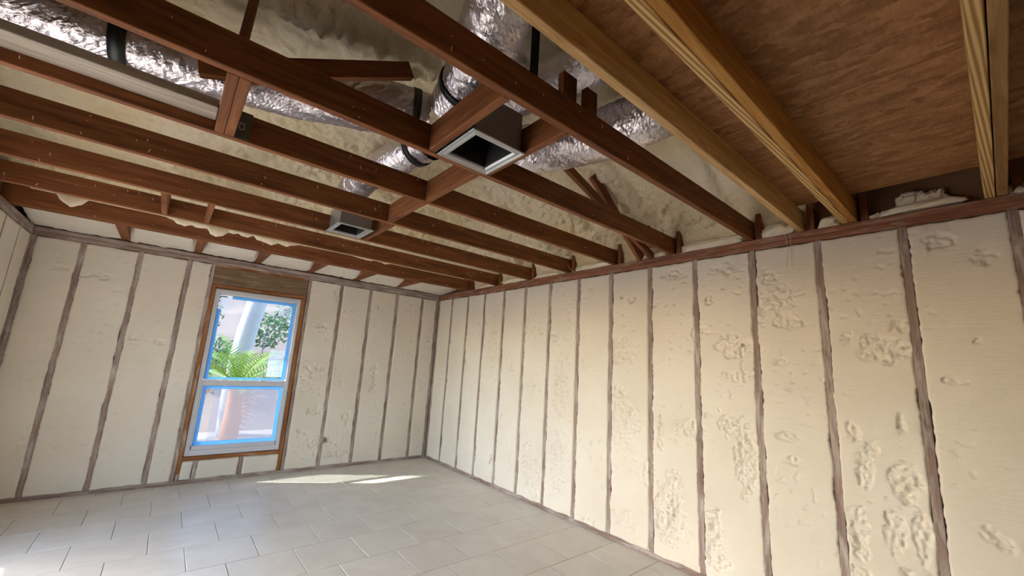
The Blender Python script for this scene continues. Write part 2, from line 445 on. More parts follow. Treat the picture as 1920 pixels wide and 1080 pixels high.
# right wall ------------------------------------------------------
wall_right = B().box(XR+.089, XR+.11, -3.1, YB+.12, -.15, 2.401).out('wall_right', SHEATH)
struct(wall_right, 'long stud wall filled with trimmed cream spray foam', 'wall')
studs_r = [5.174, 4.756, 4.358, 3.949, 3.547, 3.136, 2.727, 2.324, 1.916, 1.512, 1.093, .695, .292, -.114, -.520, -.926, -1.33]
SW = .038
for y in [YB-.02]+studs_r:
    beam('stud', XR, XR+.088, y-SW/2, y+SW/2, .036, ZP, STUD, wall_right, 'z')
beam('top_plate', XR-.002, XR+.088, -1.6, YB, ZP, ZP+.040, PLATE, wall_right, 'y')
beam('top_plate', XR, XR+.088, -1.6, YB, ZP+.0405, ZP+.080, PLATE, wall_right, 'y')
beam('sole_plate', XR, XR+.088, -1.6, YB, -.003, .036, STUD, wall_right, 'y')
RB = []
for px, py, rx, ry, st in [(1170, 655, 28, 35, .9), (1172, 790, 34, 62, 1), (1165, 745, 20, 25, .9), (1255, 960, 36, 70, 1), (1290, 800, 40, 22, .7), (1240, 815, 8, 40, .8),
        (1400, 860, 28, 90, .9), (1380, 650, 46, 26, 1), (1385, 705, 38, 14, .8), (1340, 1010, 18, 55, 1), (1370, 800, 30, 26, .8), (1345, 1050, 30, 30, .8),
        (1455, 560, 55, 26, 1), (1440, 520, 30, 20, .7), (1480, 600, 40, 25, .7), (1430, 575, 10, 40, .8), (1465, 680, 14, 10, .8), (1480, 820, 30, 14, .9), (1485, 865, 25, 12, .7),
        (1655, 655, 62, 30, 1), (1590, 640, 14, 25, .8), (1690, 615, 24, 18, .9), (1600, 810, 14, 26, 1), (1700, 905, 38, 45, 1), (1640, 840, 30, 20, .7), (1620, 880, 26, 40, .7), (1680, 1000, 26, 50, .9), (1612, 1000, 22, 70, .9), (1730, 1000, 22, 60, .9),
        (1830, 640, 10, 8, .8), (1790, 715, 26, 10, .8), (1850, 480, 50, 30, .6), (1760, 450, 40, 20, .8), (1690, 795, 14, 26, .8), (1870, 1010, 40, 40, .6),
        (1000, 900, 22, 60, .7), (925, 660, 14, 70, .7), (1050, 870, 20, 75, .9), (1050, 730, 18, 60, .7), (1100, 985, 22, 25, .7), (1175, 975, 30, 30, .7), (905, 620, 12, 45, .6), (990, 865, 14, 45, .8), (1265, 900, 24, 25, .8),
        (1265, 515, 30, 14, .8), (1360, 505, 40, 16, .6), (1330, 560, 20, 16, .5), (1110, 540, 14, 12, .4), (985, 620, 14, 30, .4)]:
    c = onx(px, py, XR); a = onx(px+rx, py, XR); b = onx(px, py+ry, XR)
    RB.append((c.y, c.z, max(.02, abs(a.y-c.y)), max(.02, abs(b.z-c.z)), st))
ys = [YB-.04]+studs_r
for k in range(len(ys)-1):
    hi = ys[k]-SW/2+(.0 if k else .012); lo = ys[k+1]+SW/2
    if k == 0: hi = YB-.045
    res = .011 if k < 5 else (.0085 if k < 9 else .0068)
    if k > 14: res = .02
    panel(wall_right, 'right', lo-.001, hi+.001, .032, ZP-.002, res, [b for b in RB if lo-b[2]*1.5 < b[0] < hi+b[2]*1.5], seed=k)
B().box(XR+.01, XR+.088, -3.1, -1.35, .0, 2.40).out('foam_panel', FOAM, wall_right)

# window wall -----------------------------------------------------
WX0, WX1, WZ0, WZ1 = .318, 1.214, .262, 2.056          # rough opening
b = B(); 
b.box(XL-.12, WX0, YB+.089, YB+.11, -.15, 2.62); b.box(WX1, XR+.11, YB+.089, YB+.11, -.15, 2.62)
b.box(WX0, WX1, YB+.089, YB+.11, -.15, WZ0); b.box(WX0, WX1, YB+.089, YB+.11, WZ1, 2.62)
wall_back = b.out('wall_back', SHEATH); struct(wall_back, 'stud wall with the window and cream spray foam', 'wall')
for x in (XL+.01, -.761, -.346, .054, 1.672, 2.067, 2.462, 2.864, XR-.022):
    beam('stud', x-SW/2, x+SW/2, YB, YB+.088, .036, ZP, STUD, wall_back, 'z')
beam('king_stud', .249, .281, YB-.002, YB+.088, .036, ZP, STUD, wall_back, 'z')
beam('trimmer_stud', .282, WX0, YB-.004, YB+.088, .10, WZ1+.01, TRIM, wall_back, 'z')
beam('trimmer_stud', WX1, 1.249, YB-.003, YB+.088, .036, WZ1+.01, TRIM, wall_back, 'z')
beam('king_stud', 1.256, 1.291, YB-.001, YB+.088, .036, ZP, STUD, wall_back, 'z')
beam('window_sill_plate', .282, WX1, YB-.003, YB+.088, WZ0-.038, WZ0, TRIM, wall_back, 'x')
beam('header_bottom_strip', .282, 1.249, YB-.004, YB+.088, WZ1+.011, WZ1+.040, TRIM, wall_back, 'x')
beam('header', .282, 1.250, YB+.004, YB+.088, WZ1+.041, ZP-.022, PLY, wall_back, 'x')
beam('header_top_strip', .282, 1.254, YB-.003, YB+.088, ZP-.022, ZP, TRIM, wall_back, 'x')
for x in (.300, .438, .845, 1.232):
    if x in (.300,): beam('cripple_stud', x-.012, x+.018, YB, YB+.088, .036, .098, STUD, wall_back, 'z')
    elif x == 1.232: pass
    else: beam('cripple_stud', x-.018, x+.018, YB, YB+.088, .036, WZ0-.038, STUD, wall_back, 'z')
beam('top_plate', XL, XR, YB-.003, YB+.088, ZP, ZP+.040, STUD, wall_back, 'x')
beam('top_plate', XL, XR, YB, YB+.088, ZP+.0405, ZP+.080, STUD, wall_back, 'x')
beam('sole_plate', XL, XR, YB, YB+.088, -.003, .036, STUD, wall_back, 'x')
BBl = []
for px, py, rx, ry, st in [(180, 515, 40, 12, .6), (190, 850, 14, 14, .9), (600, 690, 14, 8, .7), (590, 770, 20, 12, .7), (600, 830, 40, 14, .6), (580, 700, 20, 30, .4), (640, 560, 20, 10, .5), (300, 640, 30, 10, .5), (640, 850, 40, 10, .6), (700, 700, 14, 30, .4)]:
    c = ony(px, py, YB); a = ony(px+rx, py, YB); d = ony(px, py+ry, YB)
    BBl.append((c.x, c.z, max(.02, abs(a.x-c.x)), max(.02, abs(d.z-c.z)), st))
edges = [(XL+.03, -.780), (-.742, -.365), (-.327, .035), (.073, .249), (1.291, 1.653), (1.691, 2.048), (2.086, 2.443), (2.481, 2.845), (2.883, XR-.042)]
for k, (a, c) in enumerate(edges):
    panel(wall_back, 'back', a-.001, c+.001, .032, ZP-.002, .010, BBl, seed=30+k)
for k, (a, c) in enumerate([(.318, .420), (.456, .827), (.863, 1.214)]):
    panel(wall_back, 'back', a, c, .034, WZ0-.040, .0125, [], seed=50+k)

# left wall: insulated piece by the corner, then the wide opening ---
b = B()
b.box(XL-.11, XL-.089, OY1, YB+.12, -.15, 2.62); b.box(XL-.11, XL-.089, -3.1, OY0, -.15, 2.62); b.box(XL-.11, XL-.089, OY0, OY1, OZ, 2.62)
wall_left = b.out('wall_left', SHEATH); struct(wall_left, 'left stud wall with spray foam, open to the outside', 'wall')
ls = [YB-.03, 5.19, 4.80, OY1+.02, OY0-.02]
for y in ls: beam('stud', XL-.088, XL, y-SW/2, y+SW/2, .036, ZP, STUD, wall_left, 'z')
beam('top_plate', XL-.088, XL+.002, OY0-.04, YB, ZP, ZP+.040, STUD, wall_left, 'y')
beam('top_plate', XL-.088, XL, -3.0, YB, ZP+.0405, ZP+.080, STUD, wall_left, 'y')
beam('sole_plate', XL-.088, XL, OY1, YB, -.003, .036, STUD, wall_left, 'y')
beam('opening_header', XL-.088, XL, OY0, OY1, OZ, ZP, WOOD, wall_left, 'y')
for k in range(3):
    panel(wall_left, 'left', ls[k+1]+SW/2, ls[k]-SW/2-(.02 if k == 0 else 0), .032, ZP-.002, .015, [], seed=70+k)
B().box(XL-.088, XL-.005, -3.1, OY0-.04, 0, 2.40).out('foam_panel', FOAM, wall_left)
wall_front = B().box(XL-.12, XR+.12, -3.12, -3.0, -.15, 2.62).out('wall_front', FOAM)
struct(wall_front, 'spray foamed wall at the far end of the room', 'wall')

# ---------------------------------------------------------------- window
win = empty('window_1', (.766, YB+.05, WZ0)); struct(win, 'white single-hung window with blue masking tape around its panes', 'window')
def wpart(name, bld, mat, parent=None, smooth=False):
    o = bld.out(name, mat, None, smooth); p = parent or win
    o.parent = p; o.matrix_parent_inverse = Matrix.Identity(4)
    off = Vector((.766, YB+.05, WZ0)) if p is win else Vector((0, 0, 0))
    o.location = -off
    return o
fx0, fx1, fz0, fz1 = .322, 1.210, .266, 2.052
y0, y1 = YB+.012, YB+.085
b = B(); ft = .040
b.box(fx0, fx0+ft, y0, y1, fz0, fz1, .003).box(fx1-ft, fx1, y0, y1, fz0, fz1, .003).box(fx0+ft, fx1-ft, y0, y1, fz0, fz0+.058, .003).box(fx0+ft, fx1-ft, y0, y1, fz1-.05, fz1, .003)
wpart('window_frame', b, VINYL)
b = B(); b.box(fx0+.012, fx0+.018, y0-.006, y0+.01, fz0+.01, fz1-.01).box(fx1-.018, fx1-.012, y0-.006, y0+.01, fz0+.01, fz1-.01)
b.box(fx0+.012, fx1-.012, y0-.006, y0+.01, fz1-.016, fz1-.010)
wpart('frame_bead', b, VINYL)
ux0, ux1, uz0, uz1 = .372, 1.160, 1.062, 1.992
lx0, lx1, lz0, lz1 = .378, 1.154, .366, .985
b = B(); yS = YB+.020
b.box(fx0+ft, fx1-ft, yS, yS+.03, lz1+.004, uz0-.012, .003)      # meeting rail
b.box(lx0-.016, lx0, yS, yS+.03, lz0-.03, lz1+.004, .002).box(lx1, lx1+.016, yS, yS+.03, lz0-.03, lz1+.004, .002).box(lx0-.016, lx1+.016, yS, yS+.03, lz0-.042, lz0, .003)
low = wpart('lower_sash', b, VINYL)
b = B()
for x in (.56, .93): b.box(x-.03, x+.03, yS-.006, yS+.012, uz0-.020, uz0-.004, .002)
b2 = b.out('sash_lock', VINYL); b2.parent = low; b2.matrix_parent_inverse = Matrix.Identity(4)
yU = YB+.058
b = B(); b.box(ux0-.012, ux0, yU-.012, yU+.02, uz0, uz1+.01).box(ux1, ux1+.012, yU-.012, yU+.02, uz0, uz1+.01).box(ux0-.012, ux1+.012, yU-.012, yU+.02, uz1, uz1+.012)
upp = wpart('upper_sash', b, VINYL)
def sub(parent, name, b, mat):
    o = b.out(name, mat); o.parent = parent; o.matrix_parent_inverse = Matrix.Identity(4); return o
sub(upp, 'pane', B().box(ux0, ux1, yU+.002, yU+.006, uz0-.01, uz1), GLASS)
sub(low, 'pane', B().box(lx0, lx1, yS+.016, yS+.020, lz0, lz1+.004), GLASS)
def tape_ring(p, x0, x1, z0, z1, wl, wr, wb, wt, y, gap=None):
    sub(p, 'tape_strip', B().box(x0, x0+wl, y-.0008, y, z0, z1-(gap or 0)), TAPE)
    sub(p, 'tape_strip', B().box(x1-wr, x1, y-.0008, y, z0, z1), TAPE)
    sub(p, 'tape_strip', B().box(x0+wl, x1-wr, y-.0008, y, z0, z0+wb), TAPE)
    sub(p, 'tape_strip', B().box(x0+wl+(.09 if gap else 0), x1-wr, y-.0008, y, z1-wt, z1), TAPE)
tape_ring(upp, ux0, ux1, uz0-.008, uz1, .034, .034, .026, .034, yU+.001, gap=.16)
tape_ring(low, lx0, lx1, lz0, lz1+.002, .036, .036, .040, .034, yS+.015)
sub(low, 'protective_film', B().box(.49, lx1-.036, yS+.0125, yS+.0130, lz0+.035, lz1-.03), FILM)
yl = yU+.0006
sub(upp, 'sticker', B().box(ux0+.004, ux0+.092, yl-.001, yl-.0004, uz1-.16, uz1-.012), LABEL)
sub(upp, 'sticker', B().box(ux1-.175, ux1-.036, yl-.001, yl-.0004, uz1-.175, uz1-.045), LABEL)
sub(upp, 'sticker', B().box(ux1-.20, ux1-.036, yl-.001, yl-.0004, uz0+.03, uz0+.345), LABEL)
b = B(); b.box(ux0+.004, ux0+.075, yl-.002, yl-.0011, uz1-.022, uz1-.012).box(ux0+.004, ux0+.014, yl-.002, yl-.0011, uz1-.038, uz1-.022)
b.box(ux0+.004, ux0+.014, yl-.002, yl-.0011, uz1-.078, uz1-.062).box(ux0+.002, ux0+.008, yl-.002, yl-.0011, uz1-.13, uz1-.124)
for k, (a, c) in enumerate([(.115, .050), (.100, .045), (.105, .045), (.11, .05)]):
    b.box(ux1-a, ux1-c, yl-.002, yl-.0011, uz1-.085-k*.022, uz1-.081-k*.022)
sub(upp, 'print', b, INK)
b = B()
for k in range(4): b.box(ux1-.195, ux1-.06, yl-.002, yl-.0011, uz0+.10+k*.07, uz0+.1015+k*.07)
sub(upp, 'print', b, INK)

# ---------------------------------------------------------------- roof foam over the joists
def roof_plane(x, y):
    return np.minimum(np.minimum(2.68+.42*(3.3-x), 2.60+.22*(5.75-y)), 4.15)
L0 = np.array((2.16, 2.11)); L1 = np.array((3.40, 1.13)); LD = (L1-L0)/np.linalg.norm(L1-L0); LN = np.array((LD[1], -LD[0]))*np.sign(-1)
def roof_z(x, y):
    sd = (x-L0[0])*LD[1]-(y-L0[1])*LD[0]                # >0 on the smooth side (towards the OSB)
    sm = sstep(-.02, .03, sd)
    rough = 1-.62*sm
    d = .05*fbm(x*1.1, y*1.1, 3, 3)
    d = d+rough*(.070*billow(x*2.6, y*2.6, 2, 9)+.060*billow(x*7.5, y*7.5, 3, 13)+0.05*worley(x*17+.4*gnoise(x*5, y*5, 2), y*17+.4*gnoise(x*5, y*5, 6), 19)+.020*worley(x*34, y*34, 23)+.007*gnoise(x*38, y*38, 17))
    lip = .05*sm
    bl = np.abs(y-2.22); lump = sstep(.13, .03, bl)*sstep(1.25, .95, x)
    lip = lip+.11*lump*(.6+.6*billow(x*9, y*9, 2, 23))
    # foam-covered rafters stand a little proud of the bays
    rf = np.abs(((y+.30) % .61)-.305); hipB = .22*(5.75-y) < .08+.42*(3.3-x)
    lip = lip+np.where(hipB, 0, .035*sstep(.07, .02, rf))
    return roof_plane(x, y)-.02-d-lip
gx = np.arange(-2.3, 3.46, .0135); gy = np.arange(.70, 5.92, .0135)
GX, GY = np.meshgrid(gx, gy); GZ = roof_z(GX, GY)
nx_, ny_ = len(gx), len(gy)
a = (np.arange(ny_-1)[:, None]*nx_+np.arange(nx_-1)[None]).ravel()
q = np.stack([a, a+nx_, a+nx_+1, a+1], -1)
ceil = mesh('ceiling', np.stack([GX, GY, GZ], -1).reshape(-1, 3), q, AFOAM, None, True)
struct(ceil, 'lumpy yellow spray foam under the sloping roof above the joists', 'ceiling')
ez = np.linspace(2.404, 2.80, 34); ey = np.arange(.73, 4.74, .014); EY, EZ = np.meshgrid(ey, ez)
EX = XR+.076-.010*fbm(EY*4, EZ*4, 3, 81)-.022*worley(EY*15, EZ*15, 83)-.10*sstep(2.46, 2.74, EZ)
a = (np.arange(len(ez)-1)[:, None]*len(ey)+np.arange(len(ey)-1)[None]).ravel()
mesh('eave_foam', np.stack([EX, EY, EZ], -1).reshape(-1, 3), np.stack([a, a+len(ey), a+len(ey)+1, a+1], -1), AFOAM, ceil, True)
b = B()
b.add([(-2.35, -3.2, 4.35), (-2.35, 5.95, 4.35), (-2.35, 5.95, 2.2), (-2.35, -3.2, 2.2)], [(0, 1, 2, 3)])
b.box(-2.35, XL-.07, -3.2, 5.95, 2.40, 2.43)
b.add([(-2.35, -3.13, 4.35), (3.5, -3.13, 4.35), (3.5, -3.13, 2.2), (-2.35, -3.13, 2.2)], [(0, 1, 2, 3)])
b.box(XR+.09, XR+.30, -3.2, 6.0, 2.50, 2.56); b.box(XL-.3, XR+.3, YB+.09, YB+.36, 2.50, 2.56)
b.add([(-2.4, -3.2, 4.4), (3.6, -3.2, 4.4), (3.6, 6, 4.4), (-2.4, 6, 4.4)], [(0, 1, 2, 3)])
b.box(XR+.089, XR+.11, -3.1, YB+.12, 2.402, 2.62)
atw = b.out('wall_attic', OLDDECK); struct(atw, 'wooden end walls and deck closing the attic', 'wall')
dk = B(); dk.add([(3.46, -3.2, 2.53), (-.4, -3.2, 4.15), (-.4, .72, 4.15), (3.46, .72, 2.53), (3.46, -3.2, 2.57), (-.4, -3.2, 4.19), (-.4, .72, 4.19), (3.46, .72, 2.57)], [(0, 1, 2, 3), (4, 7, 6, 5), (0, 4, 5, 1), (2, 6, 7, 3), (1, 5, 6, 2), (0, 3, 7, 4)])
struct(dk.out('ceiling_deck', OLDDECK), 'bare brown roof boards above the OSB', 'ceiling')
kw = B().box(-2.3, XR+.09, .700, .720, ZJ+JH+.013, 4.1).out('wall_knee', PLY); struct(kw, 'brown board partition in the attic above the OSB edge', 'wall')
eave = B().box(-2.6, 4.2, YB+.115, YB+.90, 2.44, 2.52, .005).out('trim_1', STUCCO); struct(eave, 'pale eave soffit outside above the window', 'trim')

# ---------------------------------------------------------------- joists
SPK = simple('foam_flecks', srgb(226, 214, 196), .8)
rj = random.Random(11)
def flecks(o, L, wd, ht, n):
    b = B()
    for k in range(n):
        x = rj.uniform(-L/2+.1, L/2-.1); z = rj.uniform(-ht/2+.008, ht/2-.01); l = rj.choice((.003, .004, .006, .012, .018)); a = rj.uniform(-.6, .6)+math.pi/2
        M = Matrix.Translation((x, -wd/2-.001, z)) @ Matrix.Rotation(a, 4, 'Y')
        b.box(-l/2, l/2, -.002, .001, -.0013, .0013, 0, M)
    p = b.out('foam_fleck', SPK, o); p['kind'] = 'stuff'
JX0, JX1 = -1.15, XR+.045
def joist(far, label, mat=WOOD, x0=JX0, x1=JX1, z0=ZJ, ht=JH, wd=.038, nf=0, group=None, name='ceiling_joist'):
    o = beam(name, x0, x1, far-wd, far, z0, z0+ht, mat, None, 'x')
    tag(o, label, 'joist', group)
    if nf: flecks(o, x1-x0, wd, ht, nf)
    return o
joist(4.843, 'outer ply of the dark rim joist nearest the window wall', nf=0, z0=ZJ-.004, name='rim_joist')
joist(4.799, 'inner ply of the dark rim joist, white foam oozing over its top edge', nf=22, z0=ZJ, name='rim_joist')
joist(4.163, 'dark brown joist next in from the rim joist by the window wall', nf=34)
joist(3.533, 'dark brown joist behind the small rear duct boot', nf=34)
joist(2.906, 'dark brown joist in front of the small rear duct boot', nf=34)
joist(2.320, 'dark brown joist with a grey weathered board on its upper left face', nf=30)
joist(1.730, 'dark brown joist touching the far side of the large duct boot', nf=26)
joist(1.116, 'reddish brown joist touching the near side of the large duct boot', nf=18)
joist(.803, 'single new yellow pine joist at the edge of the OSB', PINE)
joist(.566, 'outer ply of the doubled yellow pine joist, strong wavy grain on its underside', FLAME)
joist(.526, 'inner ply of the doubled yellow pine joist, smooth orange face', ORANGE)
joist(-.030, 'striped grain ply of the joist pair crossing the OSB by the right wall', FLAME)
joist(-.072, 'plain tan ply of the joist pair crossing the OSB by the right wall', TAN)
joist(-.62, 'new yellow pine joist beyond the pair under the OSB', PINE)
joist(-1.23, 'second new yellow pine joist beyond the pair under the OSB', PINE)
for k, f_ in enumerate((4.799, 4.163, 3.533, 2.906, 2.320, 1.730, 1.116, .803, .526, -.072)):
    nr_ = f_-.040
    h_ = beam('truss_heel', XR+.012, XR+.085, nr_-.052, nr_-.014, ZP+.082, 2.60, WOOD, None, 'z')
    tag(h_, 'dark upright truss heel at the end of '+('the rim joist', 'the joist next to the rim joist', 'the joist behind the small boot', 'the joist before the small boot', 'the joist with the grey board', 'the joist behind the large boot', 'the joist before the large boot', 'the single yellow joist', 'the doubled yellow joist', 'the joist pair under the OSB')[k], 'truss heel', 'truss heels along the right wall plate')

# blocking between joists
def block(x0, x1, y0, y1, label, mat=WOOD, z0=ZJ, ht=JH-.004, group=None):
    o = beam('blocking', x0, x1, y0, y1, z0, z0+ht, mat, None, 'y'); tag(o, label, 'blocking', group); return o
block(.819, .857, 1.117, 1.690, 'wooden block against the left side of the large duct boot', z0=ZJ+.002)
block(1.160, 1.196, 1.117, 1.690, 'wooden block against the right side of the large duct boot', z0=ZJ+.002)
block(1.118, 1.156, 1.732, 2.280, 'stained wooden block in the bay behind the large duct boot')
block(1.118, 1.156, 2.322, 2.866, 'stained wooden block two bays behind the large duct boot')
block(1.166, 1.204, 2.908, 3.493, 'wooden block against the right side of the small rear duct boot')
block(.008, .046, 1.732, 2.278, 'left one of two paired blocks beside the grey weathered board')
block(.0475, .086, 1.732, 2.278, 'right one of two paired blocks beside the grey truss plate')
block(-.196, -.160, 3.535, 4.124, 'short block between rear joists farther from the window', z0=ZJ+.002)
block(.072, .107, 3.535, 4.124, 'short block between rear joists nearer the window', z0=ZJ+.002)
for k, x in enumerate((-.480, .10, .665, 1.245, 1.825, 2.43)):
    o = beam('lookout_block', x-.035, x+.035, 4.845, 5.60, ZJ+.004, ZJ+.09, WOOD, None, 'y')
    tag(o, ('sixth', 'fifth', 'fourth', 'third', 'second', 'first')[k]+' short lookout block from the right wall, above the window wall plate', 'blocking', 'lookout blocks above the window wall')

# grey boards on the fourth joist, and loose attic lumber
o = beam('weathered_board', JX0, .006, 2.145, 2.2815, 2.458, 2.500, GREY, None, 'x'); tag(o, 'grey weathered board nailed flat along a dark joist', 'board')
o = member('loose_board', (-.09, 2.12, 2.600), (.30, 2.03, 2.690), .038, .085, WOOD); tag(o, 'dark stub of board behind the paired blocks', 'board')
o = member('loose_board', (.18, 1.86, 2.588), (.75, 1.86, 2.90), .038, .085, WOOD); tag(o, 'brown stub of board sticking out of the foam above the large duct', 'board')
o = member('roof_brace', (.035, 1.86, 2.55), (.075, 2.35, 3.72), .038, .07, WOOD, up=(0, 1, 0)); tag(o, 'dark brace rising from a joist to the foamed roof', 'brace')
o = member('web_brace', (1.70, 1.90, 2.965), (3.19, 1.90, 2.405), .038, .062, WOOD); tag(o, 'long thin slanting truss web reaching the right wall plate', 'brace')
o = member('web_brace', (2.42, 1.985, 2.955), (3.12, 1.985, 2.405), .038, .085, WOOD); tag(o, 'short thick slanting truss web crossing the thin one', 'brace')
o = member('web_brace', (3.07, 1.85, 2.47), (3.05, 1.85, 2.66), .03, .07, WOOD); tag(o, 'small brown upright web near the eaves', 'brace')
o = beam('stub_post', 1.185, 1.275, 1.150, 1.188, 2.545, 2.745, WOOD, None, 'z'); tag(o, 'left wooden stub standing behind the reddish joist', 'post')
o = beam('stub_post', 1.345, 1.425, 1.150, 1.188, 2.545, 2.745, WOOD, None, 'z'); tag(o, 'right wooden stub standing behind the reddish joist', 'post')

# truss plate
gp = empty('truss_plate', (.12, 2.2795, ZJ+.078)); tag(gp, 'grey-green metal truss plate on a joist beside the paired blocks', 'truss plate')
b = B().box(-.030, .026, -.0026, -.0006, -.072, .068); p = b.out('plate', GUSSET, gp)
tx = bpy.data.curves.new('print', 'FONT'); tx.body = 'C3'; tx.size = .034; tx.extrude = .0003
to = bpy.data.objects.new('print', tx); tx.materials.append(STICK); to_me = bpy.data.meshes.new_from_object(to); bpy.data.objects.remove(to); to = bpy.data.objects.new('print', to_me); link(to, gp); to.location = (.0, -.0030, -.030); to.rotation_euler = (math.pi/2, -math.pi/2, 0)

# ---------------------------------------------------------------- OSB deck
deck = empty('attic_deck', (1.0, -1.0, ZJ+JH)); tag(deck, 'brown OSB sheets laid over the yellow pine joists', 'deck')
zo = ZJ+JH+.001
for (x0, x1, y0, y1) in [(.670, 1.884, -1.66, .800), (1.888, 3.045, -1.66, .800), (-.552, .666, -1.66, .800), (-1.17, -.556, -1.66, .800),
                         (.670, 1.884, -3.05, -1.664), (1.888, 3.045, -3.05, -1.664), (-.552, .666, -3.05, -1.664), (-1.17, -.556, -3.05, -1.664)]:
    o = B().box(-(x1-x0)/2, (x1-x0)/2, -(y1-y0)/2, (y1-y0)/2, 0, .011, .001).out('osb_panel', OSB, deck)
    o.location = Vector(((x0+x1)/2, (y0+y1)/2, zo))-Vector(deck.location)

# ---------------------------------------------------------------- duct boots
def boot(x0, x1, y0, y1, ztop, label):
    r = empty('register_boot', ((x0+x1)/2, (y0+y1)/2, 2.398)); tag(r, label, 'duct boot', 'galvanised register boots between the joists')
    hx, hy, H = (x1-x0)/2, (y1-y0)/2, ztop-2.398; t = .0015; i = .016
    b = B(); b.box(-hx+i, hx-i, -hy+i, -hy+i+t, 0, H).box(-hx+i, hx-i, hy-i-t, hy-i, 0, H).box(-hx+i, -hx+i+t, -hy+i, hy-i, 0, H).box(hx-i-t, hx-i, -hy+i, hy-i, 0, H)
    b.box(-hx+i, hx-i, -hy+i, hy-i, H, H+t)
    b.out('sheet_metal_box', GALV, r)
    # flange: a rolled rim turned inwards
    prof = [(0, .004), (-.002, 0), (.0, -.005), (.010, -.006), (.016, -.001), (.022, -.004), (.034, -.003), (.040, .006), (.041, .03)]
    V = []; Fc = []; cs = [(-1, -1), (1, -1), (1, 1), (-1, 1)]
    for (d, z) in prof:
        for sx, sy in cs: V.append((sx*(hx-d), sy*(hy-d), z))
    for k in range(len(prof)-1):
        for c in range(4): Fc.append((k*4+c, (k+1)*4+c, (k+1)*4+(c+1) % 4, k*4+(c+1) % 4))
    mesh('flange', V, Fc, GALV, r)
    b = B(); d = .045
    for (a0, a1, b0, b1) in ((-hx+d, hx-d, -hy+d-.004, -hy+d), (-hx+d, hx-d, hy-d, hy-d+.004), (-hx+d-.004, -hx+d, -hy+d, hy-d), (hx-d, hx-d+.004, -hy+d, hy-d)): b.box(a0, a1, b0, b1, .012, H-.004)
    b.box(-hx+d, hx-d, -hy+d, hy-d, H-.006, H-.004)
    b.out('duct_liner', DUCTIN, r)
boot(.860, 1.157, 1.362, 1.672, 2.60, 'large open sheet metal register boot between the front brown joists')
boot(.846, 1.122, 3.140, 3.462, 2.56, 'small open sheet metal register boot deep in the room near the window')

# ---------------------------------------------------------------- flexible ducts
def duct(path, rad, label, straps=(), seed=0):
    ST = .011
    C = catmull(path, ST); n = len(C); NS = 84; V = []; Fc = []; up = Vector((0, 0, 1))
    fr = []
    for i in range(n):
        d = (C[min(i+1, n-1)]-C[max(i-1, 0)]).normalized()
        s_ = d.cross(up)
        if s_.length < .2: s_ = d.cross(Vector((1, 0, 0)))
        s_.normalize(); fr.append((d, s_, s_.cross(d)))
    th = np.linspace(0, 2*np.pi, NS, endpoint=False)
    ii = np.arange(n)*ST
    T, I = np.meshgrid(th, ii)
    # long sags, then wrinkles that run around the duct, then small facets
    wv = I+.030*gnoise(np.cos(T)*2+seed, np.sin(T)*2+I*3)
    cr = .05*gnoise(I*5+seed, np.cos(T)*1.2)+.055*np.abs(gnoise(wv*22, np.cos(T)*1.6+np.sin(T)*1.1+seed))+.045*np.abs(gnoise(wv*48+3, np.cos(T+1)*3+np.sin(T)*3+seed))
    jit = np.random.RandomState(seed+5).rand(n, NS)
    RR = rad*(1.02-cr-.012*jit)
    ii_ = np.random.RandomState(seed+9).uniform(-.35, .35, (n, NS))*ST
    for i in range(n):
        d, s_, u_ = fr[i]
        for k in range(NS):
            V.append(C[i]+d*float(ii_[i, k])+s_*math.cos(th[k])*RR[i, k]+u_*math.sin(th[k])*RR[i, k]*.94)
    for i in range(n-1):
        for k in range(NS): Fc.append((i*NS+k, (i+1)*NS+k, (i+1)*NS+(k+1) % NS, i*NS+(k+1) % NS))
    o = mesh('flexible_duct', V, Fc, FOIL, None, False); tag(o, label, 'duct', 'foil flexible ducts above the joists')
    for (frac, wd, hang) in straps:
        i0 = int(frac*(n-1)); d, s_, u_ = fr[i0]; Vs = []; Fs = []; m_ = 40
        for e, rr in ((-.5, 1.03), (.5, 1.03), (.5, .99), (-.5, .99)):
            for k in range(m_):
                t = 2*math.pi*k/m_; Vs.append(C[i0]+d*wd*e+(s_*math.cos(t)+u_*math.sin(t)*.95)*rad*rr)
        for e in range(4):
            for k in range(m_): Fs.append((e*m_+k, ((e+1) % 4)*m_+k, ((e+1) % 4)*m_+(k+1) % m_, e*m_+(k+1) % m_))
        mesh('strap', Vs, Fs, STRAP, o, True)
        if hang:
            top = C[i0]+s_*rad*1.02*hang; zt = float(roof_z(np.array(top.x), np.array(top.y)))+.03
            b = B().box(-.0015, .0015, -wd/2, wd/2, 0, zt-top.z)
            M = Matrix.Translation(top) @ Matrix((s_, d, Vector((0, 0, 1)))).transposed().to_4x4()
            mesh('strap_hanger', [M @ Vector(v) for v in b.v], b.f, STRAP, o)
    return o
duct([(-1.9, 2.66, 2.79), (-1.0, 2.50, 2.79), (-.2, 2.44, 2.79), (.30, 2.29, 2.78), (.62, 2.09, 2.76), (.93, 1.99, 2.76)], .150, 'long foil duct running from the left over the joists', [(.520, .06, 0), (.975, .040, 0)], 1)
duct([(1.02, 1.80, 2.78), (.99, 1.66, 2.80), (.91, 1.38, 2.87), (.82, 1.08, 2.98), (.77, .76, 3.10)], .155, 'thick foil duct climbing over the large boot', [(.16, .04, 0)], 2)
o = B().box(.965, 1.010, 1.135, 1.138, 2.547, 3.25).out('hanger_strap', STRAP); tag(o, 'flat black strap dropping past the thick climbing duct to a joist', 'strap')
duct([(1.25, 2.12, 2.77), (1.48, 1.94, 2.77), (1.70, 1.60, 2.77), (1.80, 1.20, 2.78), (1.84, .76, 2.80)], .155, 'foil duct curving to the right of the large boot', [], 3)
